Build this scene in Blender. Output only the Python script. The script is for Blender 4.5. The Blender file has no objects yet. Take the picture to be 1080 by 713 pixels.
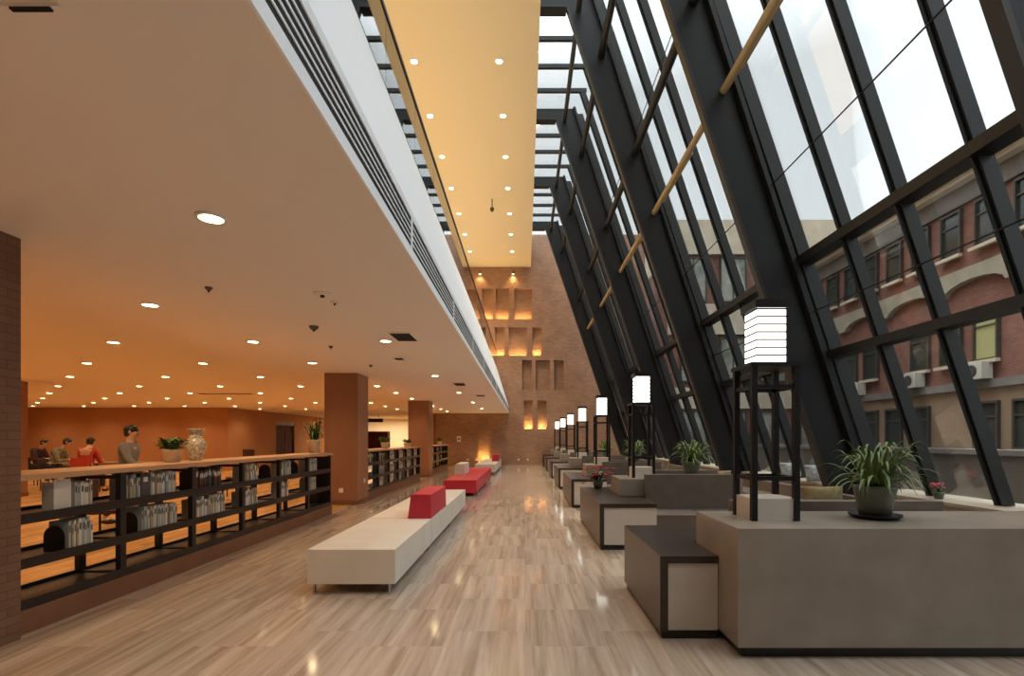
import bpy, bmesh, math, random
from mathutils import Vector, Matrix
random.seed(7)
S = bpy.context.scene
COL = S.collection
PI = math.pi

# ------------------------------------------------------------------ camera, world, exposure
cam_d = bpy.data.cameras.new('camera'); cam = bpy.data.objects.new('camera', cam_d); COL.objects.link(cam)
cam.location = (0, 0, 1.5); cam.rotation_euler = (PI/2, 0, 0)
cam_d.sensor_width = 36; cam_d.lens = 18
cam_d.shift_x = -0.0125; cam_d.shift_y = 0.0986
cam_d.clip_start = 0.05; cam_d.clip_end = 300
S.camera = cam
S.view_settings.view_transform = 'Standard'; S.view_settings.look = 'None'
S.view_settings.gamma = 1; S.view_settings.use_curve_mapping = False
S.view_settings.exposure = 0.0

SKY = (0.86, 0.93, 0.96); SKY_STR = 1.0
LOW_W = 84.0        # downlights of the low ceiling
HIGH_W = 430.0      # downlights of the high ceiling
WARM_LOW = (1.0, 0.69, 0.39); WARM_HIGH = (1.0, 0.80, 0.50)

w = bpy.data.worlds.new('sky'); S.world = w; w.use_nodes = True
bg = w.node_tree.nodes['Background']; bg.inputs[0].default_value = (*SKY, 1); bg.inputs[1].default_value = SKY_STR
# overcast sky: brighter towards the zenith
_nt = w.node_tree; _tc = _nt.nodes.new('ShaderNodeTexCoord'); _sp = _nt.nodes.new('ShaderNodeSeparateXYZ'); _mr = _nt.nodes.new('ShaderNodeMapRange')
_mr.inputs[1].default_value = .55; _mr.inputs[2].default_value = 1.0; _mr.inputs[3].default_value = 1.22; _mr.inputs[4].default_value = 6.0
_nt.links.new(_tc.outputs['Generated'], _sp.inputs[0]); _nt.links.new(_sp.outputs[2], _mr.inputs[0]); _nt.links.new(_mr.outputs[0], bg.inputs[1])

def area_light(name, loc, rot, sx, sy, power, color):
    l = bpy.data.lights.new(name, 'AREA'); l.shape = 'RECTANGLE'; l.size = sx; l.size_y = sy
    l.energy = power; l.color = color
    o = bpy.data.objects.new(name, l); o.location = loc; o.rotation_euler = rot; COL.objects.link(o); return o
# added warm fill on the upper gallery to brighten the high ceiling, no fitting
area_light('gallery_up_fill', (-3.6, 14, 5.9), (PI, 0, 0), 1.6, 30, 460, (1.0, 0.80, 0.50))
area_light('gallery_down_fill', (-5.6, 14, 11.3), (0, 0, 0), 1.6, 30, 150, (1.0, 0.80, 0.50))  # second added fill, facing down, with no fitting behind it
# skylight / linear light over the gallery edge

# ------------------------------------------------------------------ materials
def mat(name, col, rough=0.5, metal=0.0, emit=None, estr=0.0, coat=0.0, spec=0.5):
    m = bpy.data.materials.new(name); m.use_nodes = True
    b = m.node_tree.nodes['Principled BSDF']
    b.inputs['Base Color'].default_value = (*col, 1); b.inputs['Roughness'].default_value = rough
    b.inputs['Metallic'].default_value = metal; b.inputs['Coat Weight'].default_value = coat
    b.inputs['Specular IOR Level'].default_value = spec
    if emit: b.inputs['Emission Color'].default_value = (*emit, 1); b.inputs['Emission Strength'].default_value = estr
    return m
def N(m, t, **k):
    n = m.node_tree.nodes.new(t)
    for a, v in k.items(): setattr(n, a, v)
    return n
def L(m, a, b): m.node_tree.links.new(a, b)
def noisy(m, c1, c2, scale=6.0, detail=3.0, stretch=(1, 1, 1), bump=0.0):
    b = m.node_tree.nodes['Principled BSDF']
    tc = N(m, 'ShaderNodeTexCoord'); mp = N(m, 'ShaderNodeMapping'); mp.inputs['Scale'].default_value = stretch
    n = N(m, 'ShaderNodeTexNoise'); n.inputs['Scale'].default_value = scale; n.inputs['Detail'].default_value = detail
    r = N(m, 'ShaderNodeValToRGB'); r.color_ramp.elements[0].position = .3; r.color_ramp.elements[1].position = .7
    r.color_ramp.elements[0].color = (*c1, 1); r.color_ramp.elements[1].color = (*c2, 1)
    L(m, tc.outputs['Object'], mp.inputs[0]); L(m, mp.outputs[0], n.inputs['Vector']); L(m, n.outputs['Fac'], r.inputs[0])
    L(m, r.outputs[0], b.inputs['Base Color'])
    if bump:
        bp = N(m, 'ShaderNodeBump'); bp.inputs['Strength'].default_value = bump; bp.inputs['Distance'].default_value = .01
        L(m, n.outputs['Fac'], bp.inputs['Height']); L(m, bp.outputs[0], b.inputs['Normal'])
    return m
def brick_mat(name, c1, c2, mortar, bw=.24, rh=.075, ms=.008, rough=.7, bump=.5):
    m = mat(name, c1, rough); b = m.node_tree.nodes['Principled BSDF']
    tc = N(m, 'ShaderNodeTexCoord'); sp = N(m, 'ShaderNodeSeparateXYZ'); ad = N(m, 'ShaderNodeMath', operation='ADD'); cb = N(m, 'ShaderNodeCombineXYZ')
    L(m, tc.outputs['Object'], sp.inputs[0]); L(m, sp.outputs[0], ad.inputs[0]); L(m, sp.outputs[1], ad.inputs[1])
    L(m, ad.outputs[0], cb.inputs[0]); L(m, sp.outputs[2], cb.inputs[1])
    br = N(m, 'ShaderNodeTexBrick'); br.inputs['Scale'].default_value = 1
    br.inputs['Brick Width'].default_value = bw; br.inputs['Row Height'].default_value = rh; br.inputs['Mortar Size'].default_value = ms
    br.inputs['Color1'].default_value = (*c1, 1); br.inputs['Color2'].default_value = (*c2, 1); br.inputs['Mortar'].default_value = (*mortar, 1)
    L(m, cb.outputs[0], br.inputs['Vector'])
    n = N(m, 'ShaderNodeTexNoise'); n.inputs['Scale'].default_value = 1.3; n.inputs['Detail'].default_value = 4
    L(m, tc.outputs['Object'], n.inputs['Vector'])
    mx = N(m, 'ShaderNodeMix', data_type='RGBA', blend_type='MULTIPLY'); mx.inputs[0].default_value = .5
    L(m, br.outputs['Color'], mx.inputs[6]); L(m, n.outputs['Fac'], mx.inputs[7]); L(m, mx.outputs[2], b.inputs['Base Color'])
    bp = N(m, 'ShaderNodeBump', invert=True); bp.inputs['Strength'].default_value = bump; bp.inputs['Distance'].default_value = .006
    L(m, br.outputs['Fac'], bp.inputs['Height']); L(m, bp.outputs[0], b.inputs['Normal'])
    return m
def glass_mat(name, tint=(1, 1, 1), ior=1.45, boost=1.0):
    m = bpy.data.materials.new(name); m.use_nodes = True; nt = m.node_tree; nt.nodes.clear()
    o = N(m, 'ShaderNodeOutputMaterial'); t = N(m, 'ShaderNodeBsdfTransparent'); t.inputs[0].default_value = (*tint, 1)
    g = N(m, 'ShaderNodeBsdfGlossy'); g.inputs['Roughness'].default_value = 0.02
    f = N(m, 'ShaderNodeFresnel'); f.inputs[0].default_value = ior
    mu = N(m, 'ShaderNodeMath', operation='MULTIPLY'); mu.inputs[1].default_value = boost; mu.use_clamp = True
    mx = N(m, 'ShaderNodeMixShader')
    L(m, f.outputs[0], mu.inputs[0]); L(m, mu.outputs[0], mx.inputs[0]); L(m, t.outputs[0], mx.inputs[1]); L(m, g.outputs[0], mx.inputs[2]); L(m, mx.outputs[0], o.inputs[0])
    return m
def emis(name, col, s):
    m = bpy.data.materials.new(name); m.use_nodes = True; m.node_tree.nodes.clear()
    o = N(m, 'ShaderNodeOutputMaterial'); e = N(m, 'ShaderNodeEmission'); e.inputs[0].default_value = (*col, 1); e.inputs[1].default_value = s
    L(m, e.outputs[0], o.inputs[0]); return m

def floor_mat(name, c_dark, c_mid, c_light, tw, th, rough, veinscale, varia=1.0):
    m = mat(name, c_mid, rough); b = m.node_tree.nodes['Principled BSDF']
    tc = N(m, 'ShaderNodeTexCoord'); sp = N(m, 'ShaderNodeSeparateXYZ'); cb = N(m, 'ShaderNodeCombineXYZ')
    L(m, tc.outputs['Object'], sp.inputs[0]); L(m, sp.outputs[1], cb.inputs[0]); L(m, sp.outputs[0], cb.inputs[1])
    br = N(m, 'ShaderNodeTexBrick'); br.inputs['Scale'].default_value = 1; br.inputs['Brick Width'].default_value = tw
    br.inputs['Row Height'].default_value = th; br.inputs['Mortar Size'].default_value = .0025; br.offset = .37; br.offset_frequency = 2
    br.inputs['Color1'].default_value = (0, 0, 0, 1); br.inputs['Color2'].default_value = (1, 1, 1, 1); br.inputs['Mortar'].default_value = (.5, .5, .5, 1)
    L(m, cb.outputs[0], br.inputs['Vector'])
    sv = N(m, 'ShaderNodeSeparateColor'); L(m, br.outputs['Color'], sv.inputs[0])
    zz = N(m, 'ShaderNodeMath', operation='MULTIPLY'); zz.inputs[1].default_value = 23.0; L(m, sv.outputs[0], zz.inputs[0])
    xs = N(m, 'ShaderNodeMath', operation='MULTIPLY'); xs.inputs[1].default_value = veinscale; L(m, sp.outputs[0], xs.inputs[0])
    ys = N(m, 'ShaderNodeMath', operation='MULTIPLY'); ys.inputs[1].default_value = .55; L(m, sp.outputs[1], ys.inputs[0])
    c2 = N(m, 'ShaderNodeCombineXYZ'); L(m, xs.outputs[0], c2.inputs[0]); L(m, ys.outputs[0], c2.inputs[1]); L(m, zz.outputs[0], c2.inputs[2])
    n = N(m, 'ShaderNodeTexNoise'); n.inputs['Scale'].default_value = 1.0; n.inputs['Detail'].default_value = 6; n.inputs['Roughness'].default_value = .62; n.inputs['Distortion'].default_value = .5
    L(m, c2.outputs[0], n.inputs['Vector'])
    r = N(m, 'ShaderNodeValToRGB'); e = r.color_ramp.elements
    e[0].position = .34; e[0].color = (*c_dark, 1); e[1].position = .68; e[1].color = (*c_light, 1)
    k = e.new(.5); k.color = (*c_mid, 1)
    L(m, n.outputs['Fac'], r.inputs[0])
    mr = N(m, 'ShaderNodeMapRange'); mr.inputs[3].default_value = 1 - .28*varia; mr.inputs[4].default_value = 1.0
    L(m, sv.outputs[0], mr.inputs[0])
    mx = N(m, 'ShaderNodeMix', data_type='RGBA', blend_type='MULTIPLY'); mx.inputs[0].default_value = 1
    L(m, r.outputs[0], mx.inputs[6]); L(m, mr.outputs[0], mx.inputs[7])
    L(m, mx.outputs[2], b.inputs['Base Color'])
    return m

M = {}
M['marble'] = floor_mat('veined marble', (.33, .24, .175), (.45, .35, .27), (.56, .455, .365), .8, .6, .095, 11.0, .6)
M['wood_floor'] = floor_mat('honey wood floor', (.42, .21, .07), (.55, .30, .10), (.66, .38, .15), 1.2, .14, .25, 9.0)
M['ceiling'] = mat('painted ceiling', (.86, .78, .70), .85)
M['high_ceiling'] = mat('cream ceiling', (.78, .71, .50), .8)
M['white'] = mat('white paint', (.86, .86, .87), .6)
M['fascia'] = mat('white fascia paint', (.93, .93, .95), .7)
M['brick'] = brick_mat('warm brick', (.58, .32, .19), (.46, .24, .145), (.38, .26, .19))
M['brick_col'] = brick_mat('brown tile', (.25, .13, .085), (.21, .11, .072), (.13, .075, .05), .24, .065, .004, .5, .25)
M['brick_out'] = brick_mat('outdoor brick', (.34, .13, .09), (.27, .10, .07), (.25, .18, .14), .24, .075, .008, .8)
M['plaster'] = noisy(mat('ochre plaster', (.5, .25, .1), .8), (.40, .18, .075), (.46, .215, .09), .8)
M['cream_wall'] = mat('cream wall', (.8, .68, .5), .8)
M['dim_wall'] = noisy(mat('dark brown bounce-cutting wall', (.06, .04, .03), .6), (.05, .034, .025), (.07, .047, .034), 2)  # dark colour chosen to cut light bounced from behind the camera
M['column'] = noisy(mat('brown stone column', (.25, .12, .07), .38), (.27, .125, .07), (.32, .155, .09), 2.2, 4, (1, 1, .3))
M['steel'] = mat('black steel', (.011, .010, .010), .5, .0, spec=.35)
M['steel_grey'] = mat('dark grey steel', (.022, .023, .022), .5, .1, spec=.4)
M['brown_and_reflection'] = mat('steel brown with painted reflection', (.03, .022, .016), .45, .2)  # flange brown is a reflection put into the colour; ridge tube is brown
M['yellow_tube'] = noisy(mat('ochre streaked tube', (.4, .28, .12), .5), (.36, .25, .11), (.50, .37, .18), 8, 3, (1, .1, 1))  # ochre tone streaked along the tube
M['glass'] = glass_mat('window glass', (.99, .995, .993), 1.25, .42)
M['rail_glass'] = glass_mat('balustrade glass', (.80, .86, .82), 1.5, 2.2)
M['black'] = mat('black lacquer', (.009, .007, .007), .5, spec=.3)
M['shelf_black'] = mat('black steel shelf', (.014, .013, .014), .4)
M['plinth'] = noisy(mat('brown plinth', (.2, .09, .05), .5), (.17, .075, .04), (.21, .095, .05), 3)
M['oak'] = noisy(mat('oak worktop', (.55, .34, .2), .3), (.48, .28, .15), (.60, .38, .23), 5, 4, (1, .12, 1))
M['stone'] = noisy(mat('beige stone top', (.6, .52, .43), .28), (.27, .22, .175), (.34, .285, .23), 3.0, 5)
M['lightpanel'] = noisy(mat('pale panel', (.6, .5, .4), .5), (.60, .52, .43), (.66, .58, .49), 4, 3)
M['sill_cream'] = noisy(mat('cream sill render', (.4, .33, .25), .6), (.34, .28, .21), (.39, .325, .245), 3)
M['darkwood'] = noisy(mat('dark walnut', (.05, .03, .02), .3), (.028, .018, .013), (.05, .031, .022), 5, 4, (1, .15, 1))
M['kick'] = mat('dark kickboard', (.02, .014, .012), .4)
M['sofa'] = noisy(mat('taupe leather', (.15, .115, .09), .5), (.13, .098, .076), (.16, .123, .098), 6, 4, bump=.15)
M['olive'] = noisy(mat('olive fabric', (.2, .15, .06), .9), (.20, .14, .06), (.26, .19, .09), 20, 3)
M['cushion_grey'] = noisy(mat('grey patterned fabric', (.3, .3, .3), .9), (.16, .17, .17), (.45, .46, .45), 14, 4)
M['bench_white'] = noisy(mat('off white vinyl', (.72, .66, .58), .5), (.62, .55, .46), (.68, .61, .52), 3, 3)
M['bench_red'] = noisy(mat('crimson vinyl', (.5, .02, .05), .5), (.46, .014, .03), (.54, .022, .045), 3, 3)
M['chrome'] = mat('brushed chrome', (.55, .53, .5), .25, 1.0)
M['lantern'] = emis('lantern paper glow', (1.0, .96, .86), 3.2)
M['lamp_warm'] = emis('downlight lens glow', (1.0, .78, .42), 28)
M['lamp_high'] = emis('high downlight lens glow', (1.0, .84, .5), 22)
M['led'] = emis('amber led strip', (1.0, .55, .12), 9)
M['green'] = noisy(mat('spider leaf', (.1, .2, .03), .5), (.05, .10, .018), (.20, .26, .07), 9, 2)
M['green_dark'] = noisy(mat('dark leaf', (.04, .1, .02), .5), (.035, .09, .018), (.08, .16, .03), 12, 2)
M['out_band'] = noisy(mat('darker cream stone band', (.32, .28, .21), .8), (.27, .235, .175), (.36, .32, .24), 1.5)  # darker tone of the cream stone, for the arched band
M['parapet'] = noisy(mat('parapet with painted sofa reflection', (.12, .095, .075), .8), (.105, .083, .066), (.14, .11, .088), 1.5)  # brown imitates the sofa reflected in the window glass
M['pot_green'] = mat('olive ceramic pot', (.12, .13, .09), .3)
M['pot_cream'] = mat('cream ceramic pot', (.72, .60, .45), .4)
M['soil'] = mat('soil', (.03, .02, .015), .9)
M['red_flower'] = noisy(mat('crimson petals', (.6, .02, .06), .6), (.40, .01, .03), (.62, .02, .06), 20)
M['pink_flower'] = mat('pink petals', (.75, .12, .16), .6)
M['porcelain'] = noisy(mat('patterned porcelain', (.7, .65, .5), .25), (.25, .2, .12), (.78, .7, .55), 30, 3)
M['skin'] = mat('skin', (.55, .31, .2), .6)
M['hair'] = mat('black hair', (.012, .01, .009), .5)
M['coat_red'] = mat('red jacket cloth', (.42, .04, .02), .8)
M['coat_grey'] = mat('grey cloth', (.17, .16, .15), .85)
M['coat_olive'] = noisy(mat('olive check cloth', (.2, .18, .12), .85), (.1, .09, .06), (.3, .27, .18), 16)
M['coat_dark'] = mat('dark cloth', (.04, .015, .02), .85)
M['trouser'] = mat('dark trousers', (.025, .025, .032), .85)
M['paper'] = mat('book pages', (.7, .66, .58), .8)
for k, c in dict(white=(.62, .60, .55), grey=(.38, .40, .40), teal=(.20, .30, .31), tan=(.42, .32, .20), dark=(.04, .025, .022), maroon=(.12, .03, .025), charcoal=(.07, .07, .075)).items():
    M['book_' + k] = mat('book cover ' + k, c, .5)
M['out_cream'] = noisy(mat('outdoor cream stone', (.6, .52, .4), .8), (.50, .42, .31), (.60, .52, .40), 1.5)
M['out_tan'] = noisy(mat('outdoor tan render', (.3, .2, .12), .8), (.22, .15, .095), (.30, .205, .13), 1.0)
M['out_grey'] = noisy(mat('outdoor grey render', (.2, .18, .16), .8), (.15, .13, .12), (.2, .18, .16), 1.5)
M['win_dark'] = mat('outdoor window glass', (.035, .045, .04), .12)
M['win_pale'] = noisy(mat('curtained window', (.3, .3, .26), .2), (.16, .18, .15), (.42, .42, .36), 1.2)
M['win_frame'] = mat('outdoor window frame', (.06, .05, .04), .5)
M['win_lit'] = mat('lit room behind window', (.3, .3, .15), .3, emit=(.75, .65, .25), estr=.12)
M['ac'] = mat('air conditioner casing', (.55, .52, .45), .5)
M['paving'] = noisy(mat('paving', (.2, .18, .16), .9), (.13, .12, .11), (.2, .185, .165), 2)
M['vent'] = mat('vent grille metal', (.10, .085, .07), .5)
M['slot'] = mat('black slot', (.01, .01, .01), .8)
M['door'] = noisy(mat('dark red timber door', (.06, .015, .01), .7, spec=.2), (.06, .016, .012), (.09, .025, .018), 3, 3, (1, 1, .2))
M['plastic_white'] = mat('white plastic', (.8, .76, .68), .4)
M['water_glass'] = mat('silver ribbon', (.5, .52, .55), .2, .8)

# ------------------------------------------------------------------ helpers
class MB:
    def __init__(s): s.bm = bmesh.new()
    def box(s, x0, x1, y0, y1, z0, z1, mi=0):
        v = [s.bm.verts.new((x, y, z)) for x in (x0, x1) for y in (y0, y1) for z in (z0, z1)]
        for f in ((0, 1, 3, 2), (4, 6, 7, 5), (0, 4, 5, 1), (2, 3, 7, 6), (0, 2, 6, 4), (1, 5, 7, 3)):
            fc = s.bm.faces.new([v[i] for i in f]); fc.material_index = mi
        return s
    def poly_xz(s, pts, y0, y1, mi=0):          # polygon in XZ extruded along Y
        a = [s.bm.verts.new((x, y0, z)) for x, z in pts]; b = [s.bm.verts.new((x, y1, z)) for x, z in pts]
        n = len(pts); s.bm.faces.new(a).material_index = mi; s.bm.faces.new(b[::-1]).material_index = mi
        for i in range(n):
            j = (i+1) % n; s.bm.faces.new((a[i], b[i], b[j], a[j])).material_index = mi
        return s
    def poly_yz(s, pts, x0, x1, mi=0):
        a = [s.bm.verts.new((x0, y, z)) for y, z in pts]; b = [s.bm.verts.new((x1, y, z)) for y, z in pts]
        n = len(pts); s.bm.faces.new(a).material_index = mi; s.bm.faces.new(b[::-1]).material_index = mi
        for i in range(n):
            j = (i+1) % n; s.bm.faces.new((a[i], b[i], b[j], a[j])).material_index = mi
        return s
    def tube(s, p, q, r, r2=None, n=10, mi=0):
        p = Vector(p); q = Vector(q); d = (q-p)
        up = Vector((0, 0, 1)) if abs(d.normalized().z) < .95 else Vector((1, 0, 0))
        a = d.cross(up).normalized(); b = d.cross(a).normalized(); r2 = r if r2 is None else r2
        A = [s.bm.verts.new(p + (a*math.cos(t)+b*math.sin(t))*r) for t in [2*PI*i/n for i in range(n)]]
        B = [s.bm.verts.new(q + (a*math.cos(t)+b*math.sin(t))*r2) for t in [2*PI*i/n for i in range(n)]]
        for i in range(n):
            j = (i+1) % n; s.bm.faces.new((A[i], A[j], B[j], B[i])).material_index = mi
        s.bm.faces.new(A[::-1]).material_index = mi; s.bm.faces.new(B).material_index = mi
        return s
    def lathe(s, prof, c=(0, 0, 0), n=24, mi=0):
        rings = []
        for r, z in prof:
            rings.append([s.bm.verts.new((c[0]+r*math.cos(2*PI*i/n), c[1]+r*math.sin(2*PI*i/n), c[2]+z)) for i in range(n)])
        for a, b in zip(rings, rings[1:]):
            for i in range(n):
                j = (i+1) % n; f = s.bm.faces.new((a[i], a[j], b[j], b[i])); f.material_index = mi; f.smooth = True
        s.bm.faces.new(rings[0][::-1]).material_index = mi; s.bm.faces.new(rings[-1]).material_index = mi
        return s
    def ball(s, c, rx, ry, rz, n=12, mi=0):
        m4 = Matrix.Translation(c) @ Matrix.Diagonal((rx, ry, rz, 1))
        r = bmesh.ops.create_uvsphere(s.bm, u_segments=n, v_segments=max(6, n//2+2), radius=1, matrix=m4)
        for v in r['verts']:
            for f in v.link_faces: f.material_index = mi; f.smooth = True
        return s
    def leaf(s, base, az, length, rise, droop, width, seg=6, mi=0):
        pts = []; d = Vector((math.cos(az), math.sin(az), 0)); side = Vector((-math.sin(az), math.cos(az), 0))
        for i in range(seg+1):
            t = i/seg
            p = Vector(base) + d*(length*t*(1-.15*t)) + Vector((0, 0, rise*math.sin(min(1, t*1.0)*PI*.62) - droop*t*t))
            wd = width*(.35+.65*math.sin(PI*min(1, t*.9+.12)))*(1 if i < seg else .05)
            pts.append((p-side*wd/2+Vector((0, 0, .15*wd)), p-Vector((0, 0, .1*wd)), p+side*wd/2+Vector((0, 0, .15*wd))))
        vs = [[s.bm.verts.new(q) for q in row] for row in pts]
        for a, b in zip(vs, vs[1:]):
            for k in (0, 1):
                f = s.bm.faces.new((a[k], a[k+1], b[k+1], b[k])); f.material_index = mi; f.smooth = True
        return s
    def build(s, name, m, parent=None, loc=None, bevel=0.0, seg=2):
        if bevel:
            bmesh.ops.bevel(s.bm, geom=[e for e in s.bm.edges if len(e.link_faces) == 2 and e.calc_face_angle(0) > .6], offset=bevel, segments=seg, affect='EDGES', profile=.5)
        bmesh.ops.recalc_face_normals(s.bm, faces=s.bm.faces)
        me = bpy.data.meshes.new(name); s.bm.to_mesh(me); s.bm.free()
        for x in (m if isinstance(m, (list, tuple)) else [m]): me.materials.append(M[x])
        o = bpy.data.objects.new(name, me); COL.objects.link(o)
        if parent: o.parent = parent
        if loc: o.location = loc
        return o
def tag(o, label, cat=None, group=None, kind=None):
    o['label'] = label
    if cat: o['category'] = cat
    if group: o['group'] = group
    if kind: o['kind'] = kind
    return o
def thing(name, label, cat, loc=(0, 0, 0), rz=0, group=None, kind=None):
    o = bpy.data.objects.new(name, None); COL.objects.link(o); o.location = loc; o.rotation_euler.z = rz
    return tag(o, label, cat, group, kind)
def struct(o, label, cat): return tag(o, label, cat, None, 'structure')
KIDS = {}
def copy_tree(o, parent=None):
    c = o.copy(); COL.objects.link(c)
    if parent: c.parent = parent
    for ch in list(o.children): copy_tree(ch, c)
    return c
ORD = ['first', 'second', 'third', 'fourth', 'fifth', 'sixth', 'seventh', 'eighth', 'ninth', 'tenth', 'eleventh', 'twelfth', 'thirteenth', 'fourteenth', 'fifteenth', 'sixteenth', 'seventeenth', 'eighteenth', 'nineteenth', 'twentieth', 'twenty-first', 'twenty-second', 'twenty-third', 'twenty-fourth']

# ------------------------------------------------------------------ room shell
YB = 29.8          # brick end wall
struct(MB().box(-3.95, 6.4, -5, YB+.3, -.2, 0).build('floor', 'marble'), 'polished veined beige marble floor of the atrium', 'floor')
struct(MB().box(-24, -3.95, -5, 38.3, -.2, 0).build('floor', 'wood_floor'), 'honey coloured wooden floor of the reading room behind the bookcases', 'floor')
struct(MB().box(-24, -.945, -5, 38.3, 3.0, 3.25).build('ceiling', 'ceiling'), 'low peach painted ceiling over the reading room', 'ceiling')
struct(MB().box(-8, .36, -5, YB, 11.5, 13.2).build('ceiling', 'high_ceiling'), 'high cream ceiling panel above the atrium', 'ceiling')
struct(MB().box(-8, -1.7, -5, YB, 5.2, 5.55).build('floor', 'oak'), 'upper gallery floor above the white fascia', 'floor')
struct(MB().box(-8.2, -8, -5, YB, 3.25, 13.2).build('wall_upper', 'cream_wall'), 'cream wall at the back of the upper gallery', 'wall')
struct(MB().box(-24, 7.5, -5.3, -5, 0, 13.4).build('wall_front', 'dim_wall'), 'plain wall behind the camera', 'wall')
struct(MB().box(-24.3, -24, -5.3, 38.3, 0, 3.0).build('wall_left', 'plaster'), 'ochre wall at the far left of the reading room', 'wall')
struct(MB().box(-24, -14.2, 24.5, 24.8, 0, 3.0).build('wall_reading', 'plaster'), 'ochre wall behind the seated readers', 'wall')
# brick end wall with recessed niches
def px(x, y, d): return ((x-553.5)*d/540, 1.5+(463-y)*d/540)
niches = []
for (ya, yb, xs) in ((304.4, 336.8, ((508.6, 519.7), (523, 536.6), (542.3, 560.8))), (345, 374.8, ((522, 532), (536.6, 555.8), (561.5, 571))),
                     (380, 411.5, ((550.7, 560.8), (565, 579.7), (584.4, 594.5))), (422.3, 452, ((552.7, 561.8), (566.9, 576.6)))):
    for xa, xb in xs:
        x0, z1 = px(xa, ya, YB); x1, z0 = px(xb, yb, YB); niches.append((x0, x1, z0, z1))
gx0, gz1 = px(504, 456, YB); gx1, _ = px(516, 489, YB)
niches.append((gx0, gx1, .12, gz1))
xs = sorted(set([-5.2, 7.0] + [a for n in niches for a in n[:2]])); zs = sorted(set([0, 13.4] + [a for n in niches for a in n[2:]]))
wb = MB()
for x0, x1 in zip(xs, xs[1:]):
    run = None
    for z0, z1 in zip(zs, zs[1:]):
        inside = any(n[0]-1e-6 <= x0 and x1 <= n[1]+1e-6 and n[2]-1e-6 <= z0 and z1 <= n[3]+1e-6 for n in niches)
        if not inside:
            run = (run[0], z1) if run else (z0, z1)
        elif run: wb.box(x0, x1, YB, YB+.25, *run); run = None
    if run: wb.box(x0, x1, YB, YB+.25, *run)
wb.box(-5.2, 7.0, YB+.25, YB+.45, 0, 13.4)
struct(wb.build('wall_back', 'brick'), 'tall brick end wall with recessed niches', 'wall')
def led_color(o): return o
rown = ['top', 'second', 'third', 'lowest']
names = [('top', 'left'), ('top', 'middle'), ('top', 'right'), ('second', 'left'), ('second', 'middle'), ('second', 'right'),
         ('third', 'left'), ('third', 'middle'), ('third', 'right'), ('lowest', 'left'), ('lowest', 'right')]
for i, (x0, x1, z0, z1) in enumerate(niches[:-1]):
    if i in (6, 7, 8): continue
    s_ = 1.0
    o = MB().box(x0+.05, x1-.05, YB+.13, YB+.16, z0+.0, z0+.03).build('light_strip', 'led')
    tag(o, 'amber light strip on sill of %s niche, %s row of brick wall' % (names[i][1], names[i][0]), 'light strip', 'light strips in the wall niches')
    if i not in (6, 7, 8): area_light('niche_light', ((x0+x1)/2, YB+.10, z0+.05), (PI, 0, 0), x1-x0-.1, .06, 9, (1, .6, .2))
tag(MB().box(gx0+.05, gx1-.05, YB+.10, YB+.16, .125, .16).build('light_strip', 'led'), 'amber light strip at the foot of the tall doorway niche', 'light strip')
area_light('niche_light', ((gx0+gx1)/2, YB-.05, .2), (PI, 0, 0), .5, .06, 22, (1, .6, .2))
# back portion of the reading room
struct(MB().box(-5.4, -5.2, YB+.25, 38, 0, 3).build('wall_corridor', 'plaster'), 'ochre side wall of the corridor beyond the brick wall', 'wall')
struct(MB().box(-14, -5.2, 38, 38.3, 0, 3).build('wall_far', 'cream_wall'), 'brightly lit cream wall at the far end of the reading room', 'wall')
o = MB().box(-14.4, -14.2, 24.8, 29.2, 0, 3).box(-14.4, -14.2, 31.6, 38, 0, 3).box(-14.4, -14.2, 29.2, 31.6, 2.55, 3).build('wall_side', 'plaster')
struct(o, 'ochre wall running away to the far end of the reading room, with a doorway', 'wall')
area_light('corridor_light', (-9.5, 35.5, 2.9), (0, 0, 0), 4, 2, 260, (1.0, .85, .58))
t = thing('door_1', 'dark red timber door in the ochre side wall', 'door', (-14.25, 29.2, 0), kind='structure')
MB().box(-.12, -.06, .05, 2.35, 0, 2.3).box(-.06, -.045, .2, 1.1, .3, 2.0).box(-.06, -.045, 1.3, 2.2, .3, 2.0).build('door_leaf', 'door', t)
MB().box(-.12, .04, 0, .06, 0, 2.55).box(-.12, .04, 2.34, 2.4, 0, 2.55).box(-.12, .04, .06, 2.34, 2.3, 2.55).build('door_frame', 'plinth', t)
MB().tube((-.04, 1.12, 1.05), (.02, 1.12, 1.05), .02).build('handle', 'chrome', t)

# columns
for (x0, x1, y0, y1, lab) in ((-4.56, -3.80, 11.65, 12.42, 'brown stone column between the near and middle bookcases'),
                              (-4.58, -3.76, 20.1, 20.9, 'brown stone column behind the second run of bookcases'),
                              (-14.0, -13.1, 12.75, 13.5, 'ochre column at the far left behind the near column')):
    c = thing('column', lab, 'column', (x0, y0, 0), kind='structure')
    MB().box(0, x1-x0, 0, y1-y0, 0, 3.0).build('shaft', 'column', c, bevel=.012)
    MB().box(-.012, x1-x0+.012, -.012, y1-y0+.012, 0, .10).build('skirting', 'plinth', c)
c = thing('column', 'brown tiled column at the left edge of the photo', 'column', (-4.56, 3.08, 0), kind='structure')
MB().box(0, .78, 0, .76, 0, 3.0).build('shaft', 'brick_col', c, bevel=.006)
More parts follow.
